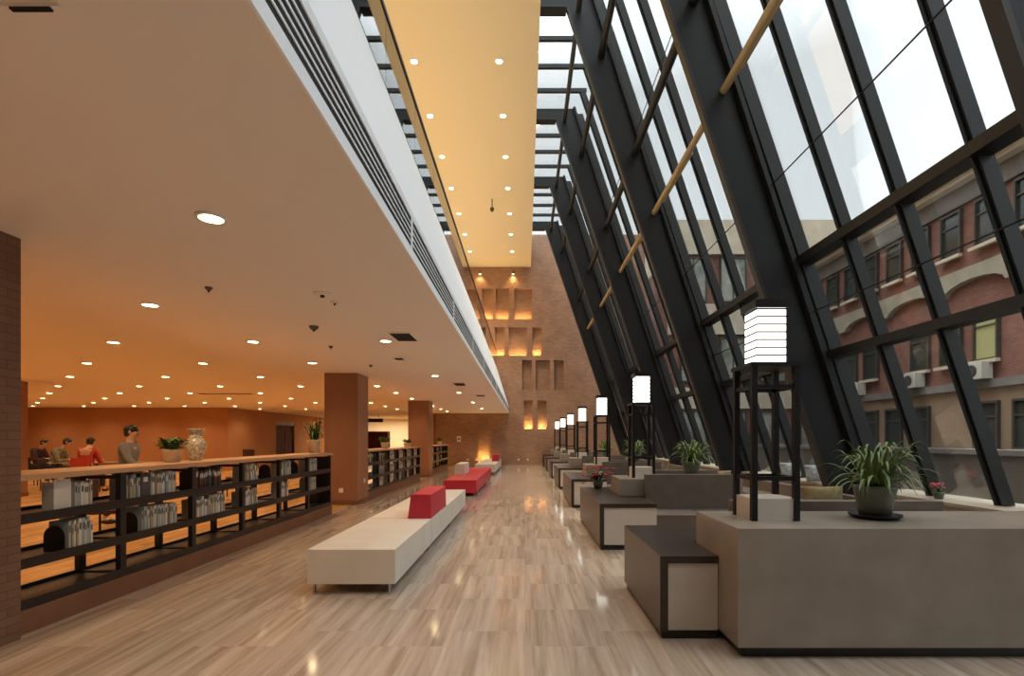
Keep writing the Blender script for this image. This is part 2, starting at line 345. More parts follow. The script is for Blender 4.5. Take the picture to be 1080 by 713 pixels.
# socket plates
def plate(x, y, z, lab, face='y'):
    o = MB()
    if face == 'y': o.box(-.05, .05, -.012, 0, -.05, .05).box(-.02, .02, -.016, -.012, -.025, .025)
    else: o.box(0, .012, -.05, .05, -.05, .05).box(.012, .016, -.02, .02, -.025, .025)
    tag(o.build('wall_socket', 'plastic_white', loc=(x, y, z)), lab, 'socket')
plate(-4.18, 11.65, .33, 'white square socket plate low on the front of the nearer stone column')
plate(-3.798, 12.1, .52, 'white socket plate on the side of the nearer stone column', 'x')
for x, lab in ((547, 'left one of two small sockets right of the red cushion on brick wall'), (556.6, 'right one of two small sockets at the middle foot of brick wall'),
               (493.5, 'small socket low on brick wall behind the red bench'), (502, 'small socket just left of the glowing doorway niche')):
    X, Z = px(x, 484.8, YB); plate(X, YB, Z, lab)
X, Z = px(484, 463, YB)
t = thing('wall_sign', 'small white framed sign with dark mark on the brick end wall', 'sign', (X, YB, Z))
MB().box(-.11, .11, -.03, 0, -.16, .16).build('sign_board', 'plastic_white', t); MB().box(-.05, .05, -.034, -.03, -.05, .05).build('mark', 'slot', t)
# ceiling edge fascia: vertical vent strip then inclined white face
F = thing('trim_1', 'long white fascia with black air slots along the ceiling edge', 'fascia', (0, 0, 0), kind='structure')
MB().poly_xz([(-.93, 2.99), (-.93, 3.07), (-.94, 3.07), (-.94, 3.32), (-.93, 3.32), (-.93, 3.38), (-1.62, 5.60), (-1.9, 5.60), (-1.2, 3.3), (-.943, 3.3), (-.943, 2.99)], -5, YB).build('fascia_panel', 'fascia', F)
y = -5
b = MB(); b.box(-.9395, -.937, -5, YB, 3.072, 3.318); b.build('slot_backing', 'slot', F)
for k in range(4):
    MB().box(-.9365, -.931, -5, YB, 3.113+k*.049, 3.125+k*.049).build('louvre', 'fascia', F)
y = 1.7-5.0
while y < YB:
    MB().box(-.9365, -.929, y, y+.05, 3.071, 3.319).build('divider', 'fascia', F); y += 2.5
# balustrade
Bq = thing('balustrade', 'glass balustrade with thin black rail above the white fascia', 'balustrade', (-1.62, 0, 5.6))
MB().box(-.02, .02, -4.9, YB-.05, .82, .87).build('handrail', 'steel', Bq)
y = -4.9
while y < YB-1:
    y2 = min(y+1.55, YB-.06); MB().box(-.007, .007, y, y2-.012, 0.0, .83).build('glass_panel', 'rail_glass', Bq); y += 1.55

# ------------------------------------------------------------------ sloped glazing
K = .335
def Xi(z): return 4.9 - K*(z-1.5)
FY = [4.1+4.72*k for k in range(-2, 6)]
ZT = 13.0
bayname = {}
for i, fy in enumerate(FY):
    t = thing('trim_%d' % (i+2), ['', 'black sloped steel frame beside the camera', 'black sloped steel frame at the top right corner of the photo', 'massive black sloped steel frame behind the near lantern', 'sloped steel frame behind the second lantern', 'sloped steel frame behind the third lantern', 'sloped steel frame, next to last before the brick wall', 'sloped steel frame nearest the brick wall'][i] or 'sloped steel frame behind the camera', 'steel frame', (0, fy, 0), kind='structure')
    pts = [(Xi(0)+.06, 0), (Xi(0)+.58, 0), (Xi(ZT)+.72, ZT+.25), (.36, ZT+.25), (.36, ZT-.15), (Xi(ZT-.15)+.06, ZT-.15)]
    MB().poly_xz(pts, -.05, .05).build('web', 'steel', t)
    MB().poly_xz([(Xi(0), 0), (Xi(0)+.06, 0), (Xi(ZT-.15)+.06, ZT-.15), (Xi(ZT-.15), ZT-.15)], -.075, .075).build('inner_flange', 'brown_and_reflection', t)
    MB().poly_xz([(Xi(0)+.58, 0), (Xi(0)+.66, 0), (Xi(ZT)+.74, ZT+.25), (Xi(ZT)+.66, ZT+.25)], -.16, .16).build('outer_flange', 'steel', t)
    MB().box(.36, Xi(ZT-.15), -.16, .16, ZT-.2, ZT-.15).build('top_flange', 'steel_grey', t)
    for dy in (-.12, .12):
        MB().poly_xz([(Xi(.65)+.78, .65), (Xi(.65)+1.0, .65), (Xi(ZT)+1.0, ZT), (Xi(ZT)+.78, ZT)], dy-.035, dy+.035).build('rail', 'steel_grey', t)
GX = 1.0
for i in range(len(FY)-1):
    y0, y1 = FY[i]+.16, FY[i+1]-.16
    bay = ['behind the camera', 'beside the camera', 'right of the near lantern', 'behind the second lantern', 'behind the third lantern', 'behind the fourth lantern', 'farthest along the slope'][i]
    t = thing('window_%d' % (i+1), 'sloped window bay %s' % bay, 'window', (0, y0, 0), kind='structure')
    W = y1-y0
    MB().poly_xz([(Xi(.66)+GX-.02, .66), (Xi(.66)+GX+.0, .66), (Xi(ZT)+GX, ZT), (Xi(ZT)+GX-.02, ZT)], -.16, W+.16).build('glass', 'glass', t)
    for k in (1, 2, 3):
        yy = W*k/4
        MB().poly_xz([(Xi(.66)+GX-.2, .66), (Xi(.66)+GX-.03, .66), (Xi(ZT)+GX-.03, ZT), (Xi(ZT)+GX-.2, ZT)], yy-.045, yy+.045).build('mullion', 'steel_grey', t)
        MB().poly_xz([(Xi(.66)+GX-.25, .66), (Xi(.66)+GX-.2, .66), (Xi(ZT)+GX-.2, ZT), (Xi(ZT)+GX-.25, ZT)], yy-.012, yy+.012).build('mullion_fin', 'steel', t)
    for zz, th in ((2.94, .065), (4.52, .075), (7.4, .05), (9.7, .05)):
        MB().poly_xz([(Xi(zz)+GX-.27, zz-th), (Xi(zz)+GX-.03, zz-th), (Xi(zz)+GX-.03, zz+th), (Xi(zz)+GX-.27, zz+th)], -.10, W+.10).build('transom', 'steel', t) if zz < 5 else None
    for zz in (3.66, 5.8, 9.55):
        x = Xi(zz)+GX-.28; MB().tube((x, -.1, zz), (x, W+.1, zz), .011, n=6).build('cable', 'steel', t)
    for u, r, mm, nm in ((7.5, .09, 'steel', 'brace_tube'), (10.1, .09, 'steel', 'brace_tube'), (5.96, .065, 'yellow_tube', 'ochre_tube')):
        x = Xi(u+1.5)+.5; MB().tube((x, -.1, u+1.5), (x, W+.1, u+1.5), r, n=14).build(nm, mm, t)
    x = Xi(7.62)+.72; MB().tube((x, W*.45, 7.62), (x, W*.95, 7.62), .035, n=10).build('ochre_tube', 'yellow_tube', t)
    MB().tube((1.42, -.1, 12.82), (1.42, W+.1, 12.82), .07, n=12).build('ridge_tube', 'brown_and_reflection', t)
    # skylight
    s = thing('window_%d' % (i+11), 'skylight bay %s' % bay, 'skylight', (0, y0, ZT), kind='structure')
    MB().box(.36, Xi(ZT)+GX, -.16, W+.16, .12, .14).build('glass', 'glass', s)
    for k in (1, 2, 3):
        MB().box(.36, Xi(ZT)+GX, W*k/4-.05, W*k/4+.05, 0, .12).build('glazing_bar', 'steel_grey', s)
    # sill wall
    o = MB().box(0, .75, -.0, W, 0, .60).box(-.04, .80, -.0, W, .60, .65).build('window_sill', 'sill_cream', loc=(5.7, y0, 0))
    struct(o, 'cream sill wall under the sloped window bay %s' % bay, 'sill')

# ------------------------------------------------------------------ outdoors
struct(MB().box(6.45, 60, -20, 80, -.3, -.1).build('ground', 'paving'), 'grey paved courtyard outside the windows', 'ground')
def win(m, x, y, z0, z1, w_, axis, mt, parent):
    d = .06
    if axis == 'x':   # facade facing -X at x
        f = MB().box(x-.03, x+.12, y, y+.06, z0, z1).box(x-.03, x+.12, y+w_-.06, y+w_, z0, z1).box(x-.03, x+.12, y+.06, y+w_-.06, z1-.07, z1).box(x-.03, x+.12, y+.06, y+w_-.06, z0, z0+.06).box(x+.0, x+.1, y+.06, y+w_-.06, z0+(z1-z0)*.66, z0+(z1-z0)*.66+.05).build('window', 'win_frame', parent)
        MB().box(x+.05, x+.08, y+.06, y+w_-.06, z0+.06, z1-.07).build('pane', mt, f)
        MB().box(x-.14, x+.0, y-.08, y+w_+.08, z0-.1, z0).build('sill', 'out_cream', f)
    else:
        f = MB().box(y, y+.07, x-.03, x+.12, z0, z1).box(y+w_-.07, y+w_, x-.03, x+.12, z0, z1).box(y+.07, y+w_-.07, x-.03, x+.12, z1-.08, z1).box(y+.07, y+w_-.07, x-.03, x+.12, z0, z0+.07).box(y+w_/2-.03, y+w_/2+.03, x+.0, x+.1, z0+.07, z1-.08).build('window', 'win_frame', parent)
        MB().box(y+.07, y+w_-.07, x+.05, x+.08, z0+.07, z1-.08).build('pane', mt, f)
BX = 14.0
b1 = thing('brick_building', 'dark brick building with cream arched band and grey cornice outside the near windows', 'building', (0, 0, 0))
MB().box(BX+.1, BX+8, 4, 24.5, -.1, 9.3).build('wall', 'brick_out', b1)
MB().box(BX-.55, BX+8, 3.8, 24.7, 9.75, 10.15).box(BX-.35, BX+8, 3.9, 24.6, 9.6, 9.75).build('cornice', 'out_cream', b1)
MB().box(BX-.02, BX+8, 3.95, 24.55, 9.0, 9.6).build('frieze', 'out_grey', b1)
# cream band with scalloped arches
bb = MB()
y = 4.2
while y < 24:
    pts = [(y, 6.9), (y+2.6, 6.9), (y+2.6, 6.15)]
    for a in range(0, 9): pts.append((y+1.3+1.1*math.cos(PI*a/8), 6.15+.35*math.sin(PI*a/8)))
    pts.append((y, 6.15)); bb.poly_yz(pts, BX-.12, BX+.1); y += 2.6
bb.build('arched_band', 'out_band', b1)
k = 0; y = 4.75
while y < 23.6:
    win(b1, BX+.0, y, 7.45, 8.9, .8, 'x', 'win_dark', b1)
    win(b1, BX+.0, y, 3.9, 5.45, .85, 'x', 'win_lit' if k in (8, 11) else 'win_dark', b1) if k % 4 != 3 else None
    win(b1, BX+.0, y, 1.2, 2.65, .85, 'x', 'win_dark', b1) if k % 4 != 1 else None
    y += 1.3; k += 1
MB().box(BX+.085, BX+.1, 4.01, 24.49, .75, 3.05).build('ground_floor_render', 'out_tan', b1)
MB().box(BX-.06, BX+.1, 4, 24.5, 3.05, 3.3).box(BX-.10, BX+.1, 4, 24.5, -.1, .75).build('string_course', 'out_grey', b1)
y = 4
for i, yy in enumerate((21.0, 17.9, 15.3, 12.7)):
    t = thing('air_conditioner', ['cream air conditioner box on brick facade, farthest from camera', 'cream air conditioner box on brick facade, third from camera', 'cream air conditioner box under the lit window of brick building', 'cream air conditioner box on brick facade, nearest to camera'][i], 'air conditioner', (BX-.35, yy, 3.32))
    MB().box(0, .34, 0, 1.0, 0, .5).build('casing', 'ac', t, bevel=.02); MB().lathe([(.17, 0), (.19, .01), (.17, .02)], n=20).build('fan_grille', 'win_frame', t, loc=(-.01, .35, .25)).rotation_euler = (0, -PI/2, 0)
b2 = thing('stone_and_brick_building', 'taller cream and brick building closing the courtyard, seen beyond the second lantern', 'building', (0, 0, 0))
MB().box(7.6, 26, 27.1, 38, -.1, 12.4).build('wall', 'brick_out', b2)
MB().box(7.5, 26.1, 26.85, 38, 11.2, 13.0).build('attic_band', 'out_cream', b2)
MB().box(7.55, 26, 26.9, 27.1, 7.0, 8.6).box(7.55, 26, 26.95, 27.1, 3.1, 4.2).build('spandrel', 'out_cream', b2)
x = 8.2
while x < 25:
    for z0, z1 in ((8.7, 11.1), (4.5, 6.9), (.9, 3.0)): win(b2, 26.98, x, z0, z1, 1.4, 'y', 'win_pale', b2)
    x += 2.1
b3 = thing('side_building', 'brick building standing far along the sloped windows beyond the end wall', 'building', (0, 0, 0))
MB().box(7.0, 7.55, 38.2, 60, -.1, 12.0).build('wall', 'brick_out', b3)
t = thing('courtyard_reflection_wall', 'low parapet wall outside the sill, brown as the painted sofa reflection', 'wall', (8.6, 0, -.1))  # stands where the glass reflects the sofa, coloured to match it
MB().box(0, .35, -2, 26, 0, 1.3).build('wall_body', 'parapet', t); MB().box(-.05, .40, -2, 26, 1.3, 1.4).build('coping', 'out_grey', t)

# ------------------------------------------------------------------ downlights
def downlight_proto(name, r, mlens, label, group):
    t = thing(name, label, 'light', (0, 0, 0), group=group)
    MB().lathe([(r*1.28, 0), (r*1.28, -.012), (r*1.02, -.016), (r*1.0, 0)], n=20).build('trim_ring', 'white', t)
    MB().lathe([(r*.98, -.002), (r*.98, -.012), (r*.5, -.018), (.005, -.02)], n=20).build('lens', mlens, t)
    return t
lowld = bpy.data.lights.new('low_downlight', 'SPOT'); lowld.energy = LOW_W; lowld.color = WARM_LOW; lowld.spot_size = 2.5; lowld.spot_blend = 1.0; lowld.shadow_soft_size = .06
highld = bpy.data.lights.new('high_downlight', 'SPOT'); highld.energy = HIGH_W; highld.color = WARM_HIGH; highld.spot_size = 1.9; highld.spot_blend = 1.0; highld.shadow_soft_size = .08
def put_light(ld, loc):
    o = bpy.data.objects.new(ld.name, ld); o.location = loc; COL.objects.link(o)
dl = None
rows = [(-2.12, [-.9, 3.46, 7.8, 12.1, 16.5, 20.9, 25.2]), (-4.17, [-.9, 1.3, 3.5, 5.7, 7.86, 10.05, 14.45, 16.55, 18.9, 23.2, 25.4, 27.5])]
for k in range(8): rows.append((-6.35-2.27*k, [3.5+2.2*j-.02*k for j in range(-1, 11) if not (k >= 4 and 3.5+2.2*j > 24)]))
rn = ['the row nearest the white fascia', 'the row over the bookcases'] + ['the %s row behind the bookcases' % ORD[k] for k in range(8)]
for ri, (X, ys) in enumerate(rows):
    n = 0
    for y in ys:
        if abs(X+13.6) < .6 and 12.6 < y < 13.6: y += 1
        if X < -14 and y > 24.3: continue
        lab = 'warm low-ceiling downlight, %s from camera in %s' % (ORD[n], rn[ri]); n += 1
        vis = -(553.5)*y/540 < X and y > 3
        if vis:
            if dl is None: o = dl = downlight_proto('downlight', .075, 'lamp_warm', lab, 'downlights in the low ceiling')
            else: o = copy_tree(dl); o['label'] = lab
            o.location = (X, y, 3.0)
        put_light(lowld, (X, y, 2.93))
hl = None
for ci, X in enumerate((-2.93, -.68)):
    for k in range(7):
        y = 13.55+2.29*k
        lab = 'round downlight in the high cream ceiling, %s from camera in the %s row' % (ORD[k], ['left', 'right'][ci])
        if hl is None: o = hl = downlight_proto('downlight', .085, 'lamp_high', lab, 'downlights in the high ceiling')
        else: o = copy_tree(hl); o['label'] = lab
        o.location = (X, y, 11.5)
    for k in range(-1, 7): put_light(highld, (X, 13.55+2.29*k, 11.42))
for X, sd in ((-2.6, 'left'), (-.68, 'right')):  # added fixtures for the glow scallops of the last downlights on the wall
    t = thing('added_wall_light', 'small added warm light high on the brick wall under the cream ceiling, %s one' % sd, 'light', (X, YB, 11.15))
    MB().box(-.05, .05, -.05, 0, -.05, .05).build('back_plate', 'vent', t); MB().lathe([(.05, -.08), (.065, .0), (.05, .08)], c=(0, -.12, 0)).build('lamp_shade', 'vent', t)
    MB().lathe([(.045, -.085), (.04, -.095), (.01, -.10)], c=(0, -.12, 0)).build('lens', 'lamp_high', t)
    wl = bpy.data.lights.new('added_wall_spot', 'SPOT'); wl.energy = 60; wl.color = (1, .62, .25); wl.spot_size = 2.2; wl.spot_blend = 1; wl.shadow_soft_size = .05; put_light(wl, (X, YB-.14, 11.02))
# ceiling devices
def cpx(x, y, Z=3.0): d = 540*(Z-1.5)/(463-y); return ((x-553.5)*d/540, d, Z)
def device(name, pos, r, h, lab, cat, mm='vent'):
    t = thing(name, lab, cat, pos); MB().lathe([(r, 0), (r, -h*.4), (r*.55, -h)], n=16).build('body', mm, t); MB().tube((0, 0, -h), (0, 0, -h-.02), r*.25).build('tip', 'slot', t)
device('sprinkler', cpx(220, 303), .035, .03, 'small dark sprinkler head on low ceiling between near downlights', 'sprinkler')
device('smoke_detector', cpx(340, 309.5), .09, .02, 'flat round grey disc on low ceiling, nearest to the fascia', 'detector', 'ceiling')
device('smoke_detector', cpx(353, 318), .045, .02, 'small pale disc beside the flat round disc on low ceiling', 'detector', 'ceiling')
device('smoke_detector', cpx(331, 344), .06, .05, 'small dark detector below the flat disc on low ceiling', 'detector')
device('sprinkler', cpx(349, 365), .035, .03, 'tiny dark sprinkler head right of the detector on low ceiling', 'sprinkler')
device('sprinkler', cpx(391, 385), .04, .03, 'tiny sprinkler head above the nearer stone column', 'sprinkler')
X, Y, Z = cpx(519, 210, 11.5)
t = thing('ceiling_camera', 'small pendant camera hanging from the high cream ceiling', 'camera', (X, Y, 11.5))
MB().tube((0, 0, 0), (0, 0, -.35), .02).build('stem', 'vent', t); MB().lathe([(.03, .06), (.08, .02), (.085, -.05), (.05, -.12), (.01, -.14)], c=(0, 0, -.4)).build('dome', 'vent', t)
for i, (x, y, w_, l_) in enumerate(((33, 5, .20, .018), (426, 355, .34, .62), (485, 405, .34, .62), (238, 415, 1.8, .25), (421, 378, .2, .2), (507, 417, .34, .5))):
    X, Y, Z = cpx(x, y)
    t = thing('air_vent', ['thin dark slot vent in low ceiling at the top left corner', 'dark rectangular air vent in low ceiling beside the fascia, nearest', 'dark air vent in low ceiling, second nearest beside fascia', 'long narrow air vent in the ceiling over the reading room', 'small square air vent above the nearer stone column', 'dark air vent in low ceiling, farthest beside fascia'][i], 'vent', (X, Y, 3.0))
    MB().box(-w_/2, w_/2, -l_/2, l_/2, -.012, 0).build('frame', 'ceiling', t)
    m_ = MB()
    for k in range(8): m_.box(-w_/2+.03, w_/2-.03, -l_/2*.9+l_*.9*k/8, -l_/2*.9+l_*.9*(k+.62)/8, -.02, -.012)
    m_.build('slats', 'slot', t)
# thin joint in high ceiling
# ------------------------------------------------------------------ bookcases
def make_bookcase(n_b, closed, label, loc):
    t = thing('bookcase', label, 'bookcase', loc, group='black bookcase bays under the wooden worktop')
    W = n_b
    for yy in (0, W-.035):
        p = MB().box(-.05, 0, yy, yy+.035, 0, 1.0).box(-.44, -.39, yy, yy+.035, 0, 1.0)
        for zz in (.03, .35, .68, .94): p.box(-.39, -.05, yy+.008, yy+.027, zz, zz+.03)
        p.build('upright', 'shelf_black', t)
    for zz in (.0, .32, .665):
        MB().box(-.43, -.01, .036, W-.036, zz, zz+.045).box(-.012, .0, .036, W-.036, zz-.005, zz+.075).box(-.43, -.42, .036, W-.036, zz+.045, zz+.075).build('shelf', 'shelf_black', t)
    if closed: MB().box(-.389, -.051, W-.034, W-.024, .03, .97).build('end_panel', 'shelf_black', t)
    return t
bookn = 0
bookprotos = {}
def book_mesh(th, h, dp, cover):
    key = (round(th, 3), round(h, 3), round(dp, 3), cover)
    if key not in bookprotos:
        m_ = MB().box(-dp, 0, 0, .003, 0, h).box(-dp, 0, th-.003, th, 0, h).box(-.004, .0015, .003, th-.003, 0, h).box(-dp+.006, -.004, .003, th-.003, .004, h-.006, 1).box(.0015, .002, th*.2, th*.8, h*.62, h*.85, 1 if cover in ('dark', 'maroon', 'charcoal', 'teal') else 2)
        m_.bm.faces.ensure_lookup_table()
        bmesh.ops.recalc_face_normals(m_.bm, faces=m_.bm.faces); me = bpy.data.meshes.new('book'); m_.bm.to_mesh(me); m_.bm.free()
        for k in ('book_'+cover, 'paper', 'book_charcoal'): me.materials.append(M[k])
        bookprotos[key] = me
    return bookprotos[key]
CN = dict(white='white', grey='grey', teal='blue-grey', tan='tan', dark='black', maroon='maroon', charcoal='charcoal')
def row_of_books(x, y0, y1, z, palette, where, lean_last=0, maxn=24, thick=(.018, .034)):
    y = y0; i = 0
    while y < y1 and i < maxn:
        th = random.choice([thick[0], (thick[0]+thick[1])/2, thick[1]]); h = random.choice([.22, .235, .25, .26]); c = random.choice(palette)
        o = bpy.data.objects.new('book', book_mesh(th, h, .17, c)); COL.objects.link(o)
        o.location = (x-.03-random.random()*.02, y, z)
        if lean_last and i >= lean_last:
            a = .16; o.rotation_euler.x = a; o.location.y += 0.02; y += .008
        tag(o, '%s book, %s from left %s' % (CN[c], ORD[i], where), 'book', 'books ' + where)
        y += th+.002; i += 1
def bookend(x, y, z, lab):
    t = thing('bookend', lab, 'bookend', (x, y, z), group='black arched bookends')
    pts = [(-.09, 0), (.09, 0), (.09, .13)] + [(.09*math.cos(PI*a/8), .13+.09*math.sin(PI*a/8)) for a in range(1, 8)] + [(-.09, .13)]
    # plate faces along Y; lies across the shelf
    m_ = MB(); m_.poly_xz([(p[0], p[1]) for p in pts], -.002, .002); m_.build('plate', 'shelf_black', t)
    MB().box(-.09, .09, 0, .10, 0, .003).build('foot', 'shelf_black', t)
PW = ['white', 'white', 'grey', 'grey', 'tan', 'teal', 'white']; PD = ['dark', 'maroon', 'dark', 'charcoal']
XF = -3.86; Z0 = .18; Z2 = .18+.365+.0; Z3 = .18+.71
runs = [(3.87, 6, 1.055, 'near'), (12.5, 6, 1.06, 'middle'), (21.3, 4, 1.08, 'far')]
protoB = {}
for ri, (ys, n, W, nm) in enumerate(runs):
    L_ = n*W
    o = MB().box(-.46, .02, 0, L_, 0, .18).build('plinth', 'plinth', loc=(XF, ys, 0)); tag(o, 'brown plinth under the %s run of black bookcases' % nm, 'plinth')
    o = MB().box(-.52, .04, -.0, L_+.02, 0, .045).build('worktop', 'oak', loc=(XF, ys, 1.18), bevel=.006); tag(o, 'long pale wooden worktop on the %s run of bookcases' % nm, 'worktop')
    for k in range(n):
        closed = (k == n-1)
        lab = 'black steel bookcase bay, %s from camera in the %s run under the worktop' % (ORD[k], nm)
        key = (W, closed)
        if key not in protoB: bkc = protoB[key] = make_bookcase(W, closed, lab, (XF, ys+k*W, Z0))
        else: bkc = copy_tree(protoB[key]); bkc.location = (XF, ys+k*W, Z0); bkc['label'] = lab
T = lambda bay, lvl, nm='near': 'on %s shelf, %s bay, %s run' % (lvl, ORD[bay], nm)
Y0 = lambda k: 3.87+1.055*k
row_of_books(XF, Y0(0)+.57, Y0(0)+.73, Z3, PW, T(0, 'top'))
row_of_books(XF, Y0(0)+.50, Y0(0)+.74, Z2, PW, T(0, 'middle'))
bookend(XF-.12, Y0(0)+.46, Z2, 'black arched bookend on middle shelf of the bay nearest camera')
row_of_books(XF, Y0(1)+.10, Y0(1)+.26, Z3, ['grey', 'teal', 'tan'], T(1, 'top').replace('on', 'before folder on',1))
row_of_books(XF, Y0(1)+.42, Y0(1)+.78, Z3, PW, T(1, 'top').replace('on', 'after folder on',1))
row_of_books(XF, Y0(1)+.30, Y0(1)+.80, Z2, PW, T(1, 'middle'))
bookend(XF-.12, Y0(1)+.22, Z2, 'black arched bookend on middle shelf of the second bay')
row_of_books(XF, Y0(2)+.06, Y0(2)+.60, Z3, PD, T(2, 'top'))
row_of_books(XF, Y0(2)+.08, Y0(2)+.66, Z2, PW, T(2, 'middle'))
row_of_books(XF, Y0(3)+.10, Y0(3)+.42, Z3, PW, T(3, 'top'), lean_last=3)
row_of_books(XF, Y0(3)+.08, Y0(3)+.38, Z2, PW, T(3, 'middle'), lean_last=4)
bookend(XF-.12, Y0(3)+.80, Z3, 'black arched bookend on top shelf of the fourth bay')
row_of_books(XF, Y0(4)+.10, Y0(4)+.44, Z3, PW, T(4, 'top'))
row_of_books(XF, Y0(4)+.10, Y0(4)+.36, Z2, PW, T(4, 'middle'))
bookend(XF-.12, Y0(4)+.7, Z3, 'black arched bookend on top shelf of the fifth bay')
row_of_books(XF, Y0(5)+.08, Y0(5)+.44, Z3, ['white', 'grey'], T(5, 'top'))
row_of_books(XF, Y0(5)+.08, Y0(5)+.40, Z2, ['white', 'grey'], T(5, 'middle'))
# face-out magazine and dark folder
t = thing('magazine_file', 'pale open magazine file standing on top shelf of the nearest bay', 'magazine file', (XF-.05, Y0(0)+.38, Z3))
MB().box(-.10, 0, 0, .004, 0, .25).box(-.10, 0, .16, .164, 0, .25).box(-.004, 0, .004, .16, 0, .27).build('sleeve', 'book_white', t); MB().box(-.09, -.03, .02, .15, 0, .24).build('papers', 'book_grey', t)
t = thing('magazine_file', 'black folder standing on top shelf of the second bay', 'folder', (XF-.04, Y0(1)+.28, Z3))
MB().box(-.2, 0, 0, .12, 0, .26).build('cover', 'book_charcoal', t, bevel=.006); MB().box(.0, .002, .03, .09, .17, .22).build('spine_label', 'paper', t)
for k in range(6):
    ya = 12.5+1.06*k
    for lvl, z in (('top', Z3), ('middle', Z2), ('bottom', .18+.045)):
        if k == 0 and lvl != 'top': continue
        row_of_books(XF, ya+.10, ya+(.62 if lvl != 'bottom' else .45), z+(.0), ['white', 'white', 'grey', 'tan'] if (k > 1 or lvl == 'bottom') else ['grey', 'dark', 'teal'], T(k, lvl, 'middle'), thick=(.062, .085), maxn=8)
for k in range(3):
    ya = 21.3+1.08*k
    for lvl, z in (('top', Z3), ('middle', Z2)):
        row_of_books(XF, ya+.10, ya+.5, z, ['grey', 'dark', 'teal'] if k else ['white', 'grey'], T(k, lvl, 'far'), thick=(.07, .09), maxn=6)

# ------------------------------------------------------------------ plants
def spider_plant(loc, label, sc=1.0, group='spider plants on the stone counters', n=125):
    t = thing('potted_spider_plant', label, 'plant', loc, group=group)
    MB().lathe([(.14*sc, 0), (.175*sc, .02*sc), (.18*sc, .035*sc), (.165*sc, .03*sc), (.12*sc, .018*sc)], n=28).build('saucer', 'black', t)
    MB().lathe([(.105*sc, .018*sc), (.125*sc, .12*sc), (.142*sc, .215*sc), (.15*sc, .235*sc), (.148*sc, .25*sc), (.13*sc, .25*sc), (.125*sc, .22*sc)], n=28).build('pot', 'pot_green', t)
    MB().lathe([(.12*sc, .205*sc), (.12*sc, .222*sc)], n=20).build('soil', 'soil', t)
    m_ = MB()
    for i in range(n):
        az = random.random()*2*PI; e = random.random()
        L_ = (.25+.22*random.random())*sc*(1.05 if e < .5 else .8)
        m_.leaf((random.uniform(-.05, .05)*sc, random.uniform(-.05, .05)*sc, .215*sc), az, L_, (.14+.27*e)*sc, (.14*random.random()+(.09 if e < .5 else .02))*sc, .021*sc, 8)
    m_.build('foliage', 'green', t)
    return t

# ------------------------------------------------------------------ counters, low tables, lamps, sofas
def counter(y0, label, x1, full):
    t = thing('counter', label, 'counter', (1.45, y0, 0), group='pale stone counters')
    W = x1-1.45; D = .85
    if full:
        MB().box(0, W, 0, D, .08, .89).build('body', 'stone', t, bevel=.008)
        MB().box(.05, W-.05, .05, D-.05, 0, .08).build('kickboard', 'kick', t)
    else:
        MB().poly_xz([(0, .635), (.335, .635), (.335, .08), (W, .08), (W, .89), (0, .89)], 0, D).build('body', 'stone', t, bevel=.008)
        MB().box(.35, W-.05, .05, D-.05, 0, .08).build('kickboard', 'kick', t)
    return t
def low_table(y0, y1, x1, label, ext=None):
    t = thing('low_table', label, 'table', (1.01, y0, 0), group='dark wooden low tables beside the counters')
    W = x1-1.01; D = y1-y0
    m_ = MB().box(0, W, 0, D, .57, .625)
    if ext: m_.box(W, W+ext, .56, D, .57, .625)
    m_.build('table_top', 'darkwood', t, bevel=.003)
    MB().box(0, .06, 0, D, .06, .57).build('side_panel', 'darkwood', t)
    MB().box(.06, W, .012, D-.02, .07, .57).build('front_panel', 'lightpanel', t)
    MB().box(.02, W, .03, D-.03, 0, .06).build('kickboard', 'kick', t)
    return t
place = ['nearest the camera', 'second from camera', 'third from camera', 'fourth from camera', 'fifth from camera', 'sixth from camera', 'by the brick wall']
CY = [3.48] + [3.48+.18+4.215*k for k in range(1, 7)]
CY[0] = 3.48
for k in range(7):
    yc = 3.54+4.215*k if k else 3.48
    if k == 6: yc = 28.83
    counter(yc, 'pale stone counter %s on the window side' % place[k], 5.0 if k == 0 else 3.3, k == 0)
    if k == 0: low_table(3.82, 5.19, 1.445, 'dark wooden low table with pale end panel, nearest the camera', .3)
    elif k < 6: low_table(6.9+4.215*(k-1), 9.35+4.215*(k-1), 1.78, 'dark wooden low table with pale end panel, %s' % place[k])
    else: low_table(27.98, 29.75, 1.78, 'dark wooden low table against the brick wall')
